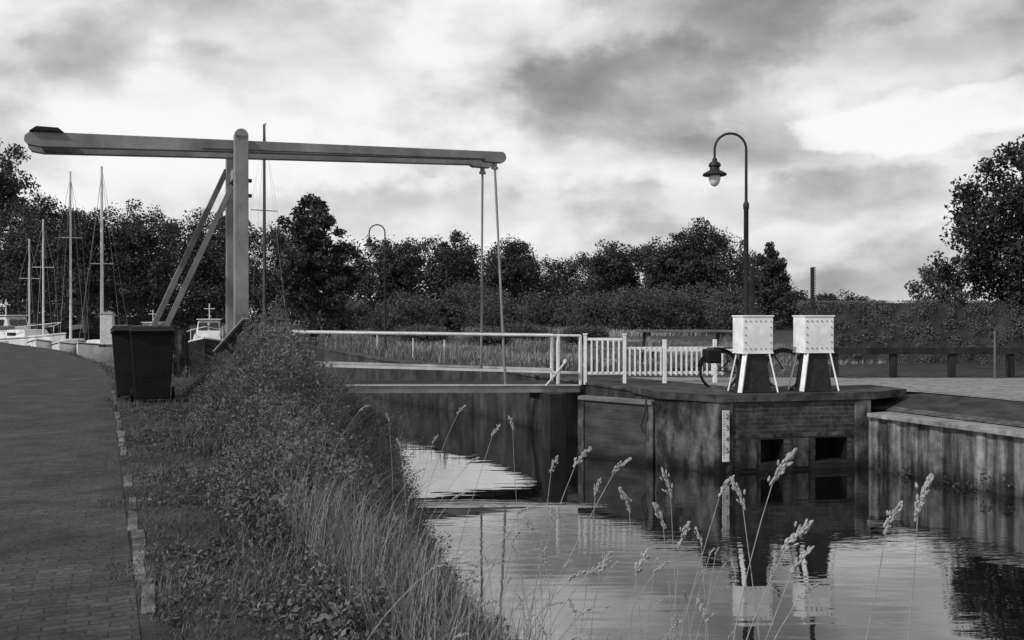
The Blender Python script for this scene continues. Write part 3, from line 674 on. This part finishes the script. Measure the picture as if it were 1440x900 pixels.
# tall bank vegetation
wl=lambda b: np.interp(b,[-14,-9,-6,-2,1],[1.65,1.6,1.9,2.5,2.6])   # how far back from the waterline the rank growth reaches
def hprof(a,b):
    near=np.interp(b,[-14,-11,-8,-5.5,-3,0],[.30,.50,.92,1.45,1.6,1.4])
    return near*(1+.32*nz(a,b,1.1,3)+.32*nz(a,b,3.1,1))*np.clip((a-(aLf(b)-wl(b)-.1))/.8,.15,1)
a,b,Pm=scatter(120000,-1.5,2.4,-13.8,1.2,lambda a,b:(a>aLf(b)-wl(b)+.3*nz(a,b,1.1)+.15*nz(a,b,3.5))&(a<aLf(b)+.3)&(nz(a,b,4.3,1)+rng.random(len(a))*1.6>.1))
h=rng.uniform(.15,.75,len(Pm))*hprof(a,b); h*=np.where((a>aLf(b)-.15),.7,1)
set1=blades(Pm,h,rng.uniform(.003,.008,len(Pm)),rng.uniform(.2,1.1,len(Pm)),np.clip(.32+.42*nz(a,b,1.9,1)+.34*rng.normal(size=len(Pm)),0,1))
a,b,Pm=scatter(6000,-1.0,2.3,-12,1.2,lambda a,b:(a>aLf(b)-wl(b)+.3)&(a<aLf(b)+.2)&(nz(a,b,1.4,4)>-.2))
h=rng.uniform(.5,.85,len(Pm))*hprof(a,b); set2=blades(Pm,h,rng.uniform(.004,.007,len(Pm)),rng.uniform(.05,.45,len(Pm)),np.clip(.9+.1*rng.normal(size=len(Pm)),0,1))
a,b,Pm=scatter(6000,-.9,.6,-13.6,-9.8); h=rng.uniform(.2,.6,len(Pm)); set3=blades(Pm,h,rng.uniform(.003,.006,len(Pm)),rng.uniform(.1,.7,len(Pm)),np.clip(.6+.25*rng.normal(size=len(Pm)),0,1))
v,f,s=merge([set1,set2,set3]); meta(npmesh('tall_grass',v,f,M_grass,s),'tall rough grass covering the canal bank','grass',kind='stuff')
for (cnt,thr,kk,ls,per,shb,nm) in ((5200,-.2,2.5,.017,24,.3,'leafy_weeds'),(3400,-.05,5.0,.011,36,.6,'fine_leaved_weeds'),(700,.05,8.0,.030,12,.4,'large_leaved_weeds')):
    a,b,Pm=scatter(cnt*2,-1.2,2.3,-13.4,1.2,lambda a,b:(a>aLf(b)-wl(b)+.1+.3*nz(a,b,1.3))&(a<aLf(b)+.25)&(nz(a,b,1.5,kk)>thr)&((b>-9)|(rng.random(len(a))<.55)))
    hp=hprof(a,b); C=[];Rr=[];Sh=[]
    for (p,hh0) in zip(Pm,hp):
        hh=max(.1,(.2+.55*rng.random())*hh0)
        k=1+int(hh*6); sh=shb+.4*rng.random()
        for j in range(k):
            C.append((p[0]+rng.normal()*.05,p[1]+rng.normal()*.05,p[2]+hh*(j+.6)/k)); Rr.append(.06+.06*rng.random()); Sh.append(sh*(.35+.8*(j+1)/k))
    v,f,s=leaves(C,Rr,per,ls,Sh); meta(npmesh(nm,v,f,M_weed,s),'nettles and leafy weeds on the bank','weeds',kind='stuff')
# meadow
def rl(a,b): return a>np.interp(b,bR,vR)+.5
a,b,Pm=scatter(60000,6,26,3,36,lambda a,b:rl(a,b)&(nz(a,b,.5,1)+rng.random(len(a))*1.2>0))
k=~((Pm[:,1]<18.9)&(Pm[:,0]>2.2)); Pm=Pm[k];a=a[k];b=b[k]
h=rng.uniform(.08,.34,len(Pm))*(1+.7*nz(a,b,.8,2)+.3*nz(a,b,2.2,5))*np.where(Pm[:,0]>2.2,.4,1); 
s1_=blades(Pm,h,rng.uniform(.012,.03,len(Pm)),rng.uniform(.1,.8,len(Pm)),np.clip(.45+.6*nz(a,b,.6,4)+.2*nz(a,b,2,1)+.25*rng.normal(size=len(Pm)),0,1))
a,b,Pm=scatter(50000,4,34,34,82,lambda a,b:rl(a,b))
h=rng.uniform(.15,.55,len(Pm))*(1+.8*nz(a,b,.4,2)); s2_=blades(Pm,h,rng.uniform(.04,.09,len(Pm)),rng.uniform(.1,.6,len(Pm)),np.clip(.45+.55*nz(a,b,.35,4)+.2*rng.normal(size=len(Pm)),0,1))
v,f,s=merge([s1_,s2_]); meta(npmesh('meadow_grass',v,f,M_meadow,s),'pale rough meadow grass beyond the lock','grass',kind='stuff')
a,b,Pm=scatter(16000,2,8,4,60,lambda a,b:((a-np.interp(b,bR,vR)>.1)&(a-np.interp(b,bR,vR)<.8)&(b>7)&(nz(a,b,1.2)>-.3)))
h=rng.uniform(.2,.7,len(Pm))*(1+.5*nz(a,b,1.5,2)); s1_=blades(Pm,h,rng.uniform(.015,.03,len(Pm)),rng.uniform(.1,.5,len(Pm)),np.clip(.5+.25*rng.normal(size=len(Pm)),0,1))
v,f,s=s1_; meta(npmesh('bank_reeds',v,f,M_grass,s),'reeds and rough grass fringing the banks','reeds',kind='stuff')
C=[];Rr=[];Sh=[]
for i in range(46):
    b0=-4.6-4.6*rng.random()**.6; x,y=L2W(9.24-.12*rng.random(),b0); C.append((x,y,-1.08-.05*rng.random()+.22*rng.random()*(b0<-6.3))); Rr.append(.07+.04*rng.random()); Sh.append(.1+.3*rng.random())
v,f,s=leaves(C,Rr,36,.022,Sh); meta(npmesh('wall_weeds',v,f,M_weed,s),'weeds growing at the foot of the retaining wall','weeds',kind='stuff')
# seed head stalks
heads=[(.71,2.4,.87,1.4),(.63,2.4,.80,1.1),(.73,2.35,.70,1.3),(.99,2.2,.825,1.4),(.92,2.2,.78,1.1),(.50,2.8,.75,1.2),(.48,2.8,.65,1.1),(.70,3,.71,1),(.40,3,.66,1.1),(.23,3.2,.775,1.1),(.31,3.5,.61,.9),(.14,3.5,.70,.9),(-.12,5,.64,1),(.02,5,.68,1),(-.23,4.5,.56,.8),(-.52,5,.42,.8),(-.52,4.5,.38,.8),(.27,2.6,.56,.9),(.37,2.6,.56,1),(.10,3,.47,.8),(-.26,4,.48,.8),(.48,2.6,.64,1),(.64,3,.54,.8),(-.04,3.5,.42,.8),(.03,4,.42,.8),(-.53,6,.46,.8),(-.98,7,.49,.8),(.72,2.3,.65,1.1),(-.1,3,.33,.7),(.18,2.8,.37,.7),(.85,2.6,.48,.9),(.55,2.5,.45,.9),(-.7,5.5,.5,.8),(-.35,5.6,.7,.9),(-1.1,6.5,.62,.9),(-.3,3.6,.36,.7),(.05,2.9,.6,.9),(.33,2.9,.8,.9)]
for i in range(44):
    d=random.uniform(2.4,4.5); heads.append((random.uniform(-.1,.27)*d*.9,d,1.3-d*random.uniform(.25,.37),random.uniform(.35,.75)))
for i,(x,y,z,k) in enumerate(heads):
    ln_=(.16+.2*random.random())*random.choice((1,1,.2,-.4))
    bx=x-ln_*.8-.02; by=y+random.uniform(-.1,.1); a_,b_=W2L(bx,by); zr=float(HT(a_,b_))-.02
    hgt=z-zr
    S=thing('seed_grass',(bx,by,zr),0,'tall grass stalk with fluffy pale seed head','grass','seeding grass stalks on the bank')
    pts=[]; wv=random.uniform(-.02,.02); pw=random.uniform(1.6,2.8)
    for j in range(11):
        t=j/10; pts.append(Vector(((x-bx)*t**pw+wv*math.sin(t*5),(y-by)*t,hgt*(t**.97)+.0)))
    m=MB()
    for p,q in zip(pts,pts[1:]): m.cyl(p,q,.0019*(1.2-.6*(p.z/hgt)),None,5)
    m.obj('stem',M_stem,S)
    dirn=(pts[-1]-pts[-2]).normalized(); sg=1 if ln_>0 else -1; droop=Vector((dirn.x+.2*sg,dirn.y,dirn.z-.12)).normalized()
    m=MB(); hl=.095*k; lob=random.uniform(13,22)
    for j in range(50):
        t=j/50; c=pts[-1]+droop*(t-.15)*hl+Vector((0,0,-.02*k*t*t))
        rr=.012*k*math.sin(math.pi*min(1,.12+t*.85))*(1+.7*math.sin(t*lob+i))
        o_=Vector(rng.normal(size=3)).normalized()*rr*random.uniform(.2,1)
        e=c+o_; bmesh.ops.create_icosphere(m.bm,subdivisions=1,radius=1,matrix=Matrix.Translation(e)@(droop+o_*25).to_track_quat('Z','Y').to_matrix().to_4x4()@Matrix.Diagonal((.0028*k,.0028*k,.007*k,1)))
    m.obj('seed_head',M_seed,S)
    V_,F_,_=blades(np.array([[pts[int(j)].x,pts[int(j)].y,pts[int(j)].z] for j in (1,2,4)]),np.array([.3,.28,.2])*k,np.full(3,.005),np.array([.6,.7,.8]),np.array([.5,.6,.5]))
    o=npmesh('blade',V_,F_,M_grass,np.full(9,.6)); o.parent=S
# broad leaf plants
for i,(x,y,sc_,zt) in enumerate([(.42,2.35,.8,.45),(.2,2.5,.7,.35),(.62,2.2,.6,.38),(-.05,2.7,.7,.26),(.3,2.4,.6,.36),(.1,2.6,.7,.3),(-.3,3.2,.6,.12),(-.6,3.8,.6,.05)]):
    a_,b_=W2L(x,y); z=float(HT(a_,b_)); stem=max(.12,zt-z)
    S=thing('broad_leaved_weed',(x,y,z),random.random()*6,'leafy dock plant with broad crinkled leaves','plant','dock plants on the bank')
    MB().cyl((0,0,0),(0,0,stem),.006,.003,6).obj('stem',M_stem,S)
    for j in range(11):
        an_=j*2.4; hh=stem*(.35+.65*j/11); Lf=.12*sc_*(1.2-.6*j/11); m=MB(); prev=None
        for q in range(6):
            t=q/5; wv=.30*Lf*math.sin(math.pi*min(.97,t*.9+.06)); r_=Lf*t; zz=hh+.35*Lf*math.sin(t*2.6)-.25*Lf*t*t
            cx,cy=math.cos(an_),math.sin(an_); wr=.012*math.sin(q*2.1+j)
            row=[m.bm.verts.new((cx*r_-cy*s_*wv,cy*r_+cx*s_*wv,zz+abs(s_)*.12*Lf+wr*abs(s_))) for s_ in (-1,0,1)]
            if prev:
                for u in range(2): m.bm.faces.new((prev[u],prev[u+1],row[u+1],row[u]))
            prev=row
        m.obj('leaf',M_dock,S,smooth=True)
# ---------------------------------------------------------------- world
wd=bpy.data.worlds.new('World'); sc.world=wd; wd.use_nodes=True; nt=wd.node_tree; nt.nodes.clear()
MN=wm
tc=nt.nodes.new('ShaderNodeTexCoord'); sp=nt.nodes.new('ShaderNodeSeparateXYZ'); nt.links.new(tc.outputs['Generated'],sp.inputs[0])
x,y,z=sp.outputs
def noise(scale,det,rough,dist=0,off=0,zs=2.2,lift=0):
    n=nt.nodes.new('ShaderNodeTexNoise'); n.inputs['Scale'].default_value=scale; n.inputs['Detail'].default_value=det; n.inputs['Roughness'].default_value=rough; n.inputs['Distortion'].default_value=dist
    mp=nt.nodes.new('ShaderNodeMapping'); mp.inputs['Location'].default_value=(off,off*.7,off*.3+lift); mp.inputs['Scale'].default_value=(1,1,zs); nt.links.new(tc.outputs['Generated'],mp.inputs[0]); nt.links.new(mp.outputs[0],n.inputs['Vector']); return n.outputs[0]
def sm(v,lo,hi,a,b):
    mr=nt.nodes.new('ShaderNodeMapRange'); mr.interpolation_type='SMOOTHSTEP'; nt.links.new(v,mr.inputs[0]); mr.inputs[1].default_value=lo; mr.inputs[2].default_value=hi; mr.inputs[3].default_value=a; mr.inputs[4].default_value=b; return mr.outputs[0]
nA=noise(3.0,10,.5,.2,3.1,2.2); nB=noise(6,9,.52,.15,7.7,1.9); nC=noise(2.0,8,.5,.2,11.9,2.6); nD=noise(18,7,.6,.1,4.2,1.6)
# billowing layer: same field sampled slightly lower gives lit tops and grey undersides
cu1=noise(4.0,9,.52,.1,21.3,1.7); cu2=noise(4.0,9,.52,.1,21.3,1.7,.10)
relief=MN('SUBTRACT',cu1,cu2)
az=MN('ARCTAN2',x,y); el=MN('ARCSINE',z)
azd=MN('ADD',az,MN('MULTIPLY',MN('SUBTRACT',nB,.5),.36)); eld=MN('ADD',el,MN('MULTIPLY',MN('SUBTRACT',cu1,.5),.14))
eld=MN('ADD',eld,MN('MULTIPLY',MN('SUBTRACT',nD,.5),.03))
tot=MN('ADD',.74,MN('MULTIPLY',MN('SUBTRACT',nA,.5),.5))
tot=MN('ADD',tot,MN('MULTIPLY',relief,1.3))
tot=MN('ADD',tot,sm(cu1,.45,.55,-.07,.09))
tot=MN('ADD',tot,sm(nC,.42,.58,-.05,.05))
tot=MN('ADD',tot,MN('MULTIPLY',MN('SUBTRACT',nB,.5),.22))
tot=MN('ADD',tot,MN('MULTIPLY',MN('SUBTRACT',nD,.5),.16))
for (a0,e0,ra,re,amp,l1_,h1_) in [(.17,.225,.19,.055,-.34,.4,1.5),(.44,.31,.24,.045,-.26,.3,1.9),(.40,.205,.10,.030,.30,.5,1.3),(.33,.14,.2,.024,-.2,.3,1.7),(-.14,.13,.16,.025,-.22,.3,1.7),(-.41,.25,.10,.03,-.13,.3,1.9),(-.22,.24,.22,.07,.14,.3,1.9),(.03,.33,.10,.03,-.16,.4,1.6),(.35,.06,.3,.02,.05,.3,1.9),(-.45,.14,.14,.05,.10,.3,1.9)]:
    q=MN('ADD',MN('POWER',MN('ABSOLUTE',MN('DIVIDE',MN('SUBTRACT',azd,a0),ra)),2),MN('POWER',MN('ABSOLUTE',MN('DIVIDE',MN('SUBTRACT',eld,e0),re)),2))
    tot=MN('ADD',tot,sm(q,l1_,h1_,amp,0))
tot=sm(tot,.10,1.10,.24,.98)
tot=MN('MULTIPLY',tot,sm(el,.42,.9,1,.72))  # unseen sky overhead dimmed on purpose, for deeper shadows and contrast in the scene
sk=nt.nodes.new('ShaderNodeTexSky'); sk.sky_type='NISHITA'; sk.sun_disc=False
sd=Vector((-.62,-.50,.66)).normalized()
sk.sun_elevation=math.asin(sd.z); sk.sun_rotation=math.atan2(sd.x,sd.y)
bw=nt.nodes.new('ShaderNodeRGBToBW'); nt.links.new(sk.outputs[0],bw.inputs[0])
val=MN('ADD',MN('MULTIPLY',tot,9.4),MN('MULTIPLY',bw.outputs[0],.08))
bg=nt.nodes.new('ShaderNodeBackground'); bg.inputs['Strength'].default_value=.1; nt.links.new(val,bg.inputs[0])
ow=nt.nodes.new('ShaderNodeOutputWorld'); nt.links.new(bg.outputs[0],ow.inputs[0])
sl=bpy.data.lights.new('sun','SUN'); sl.energy=3.3; sl.angle=R(1.5); sl.color=(1,1,1); so=bpy.data.objects.new('sun',sl); col.objects.link(so)
so.rotation_euler=(-sd).to_track_quat('-Z','Y').to_euler()
# camera
cam=bpy.data.cameras.new('camera'); co=bpy.data.objects.new('camera',cam); col.objects.link(co); sc.camera=co
co.location=(0,0,1.3); co.rotation_euler=(R(90)-math.atan(5/1250),0,0); cam.sensor_width=36; cam.lens=31.25; cam.clip_end=6000; cam.clip_start=.05
sc.view_settings.view_transform='Standard'; sc.view_settings.look='None'; sc.view_settings.exposure=0
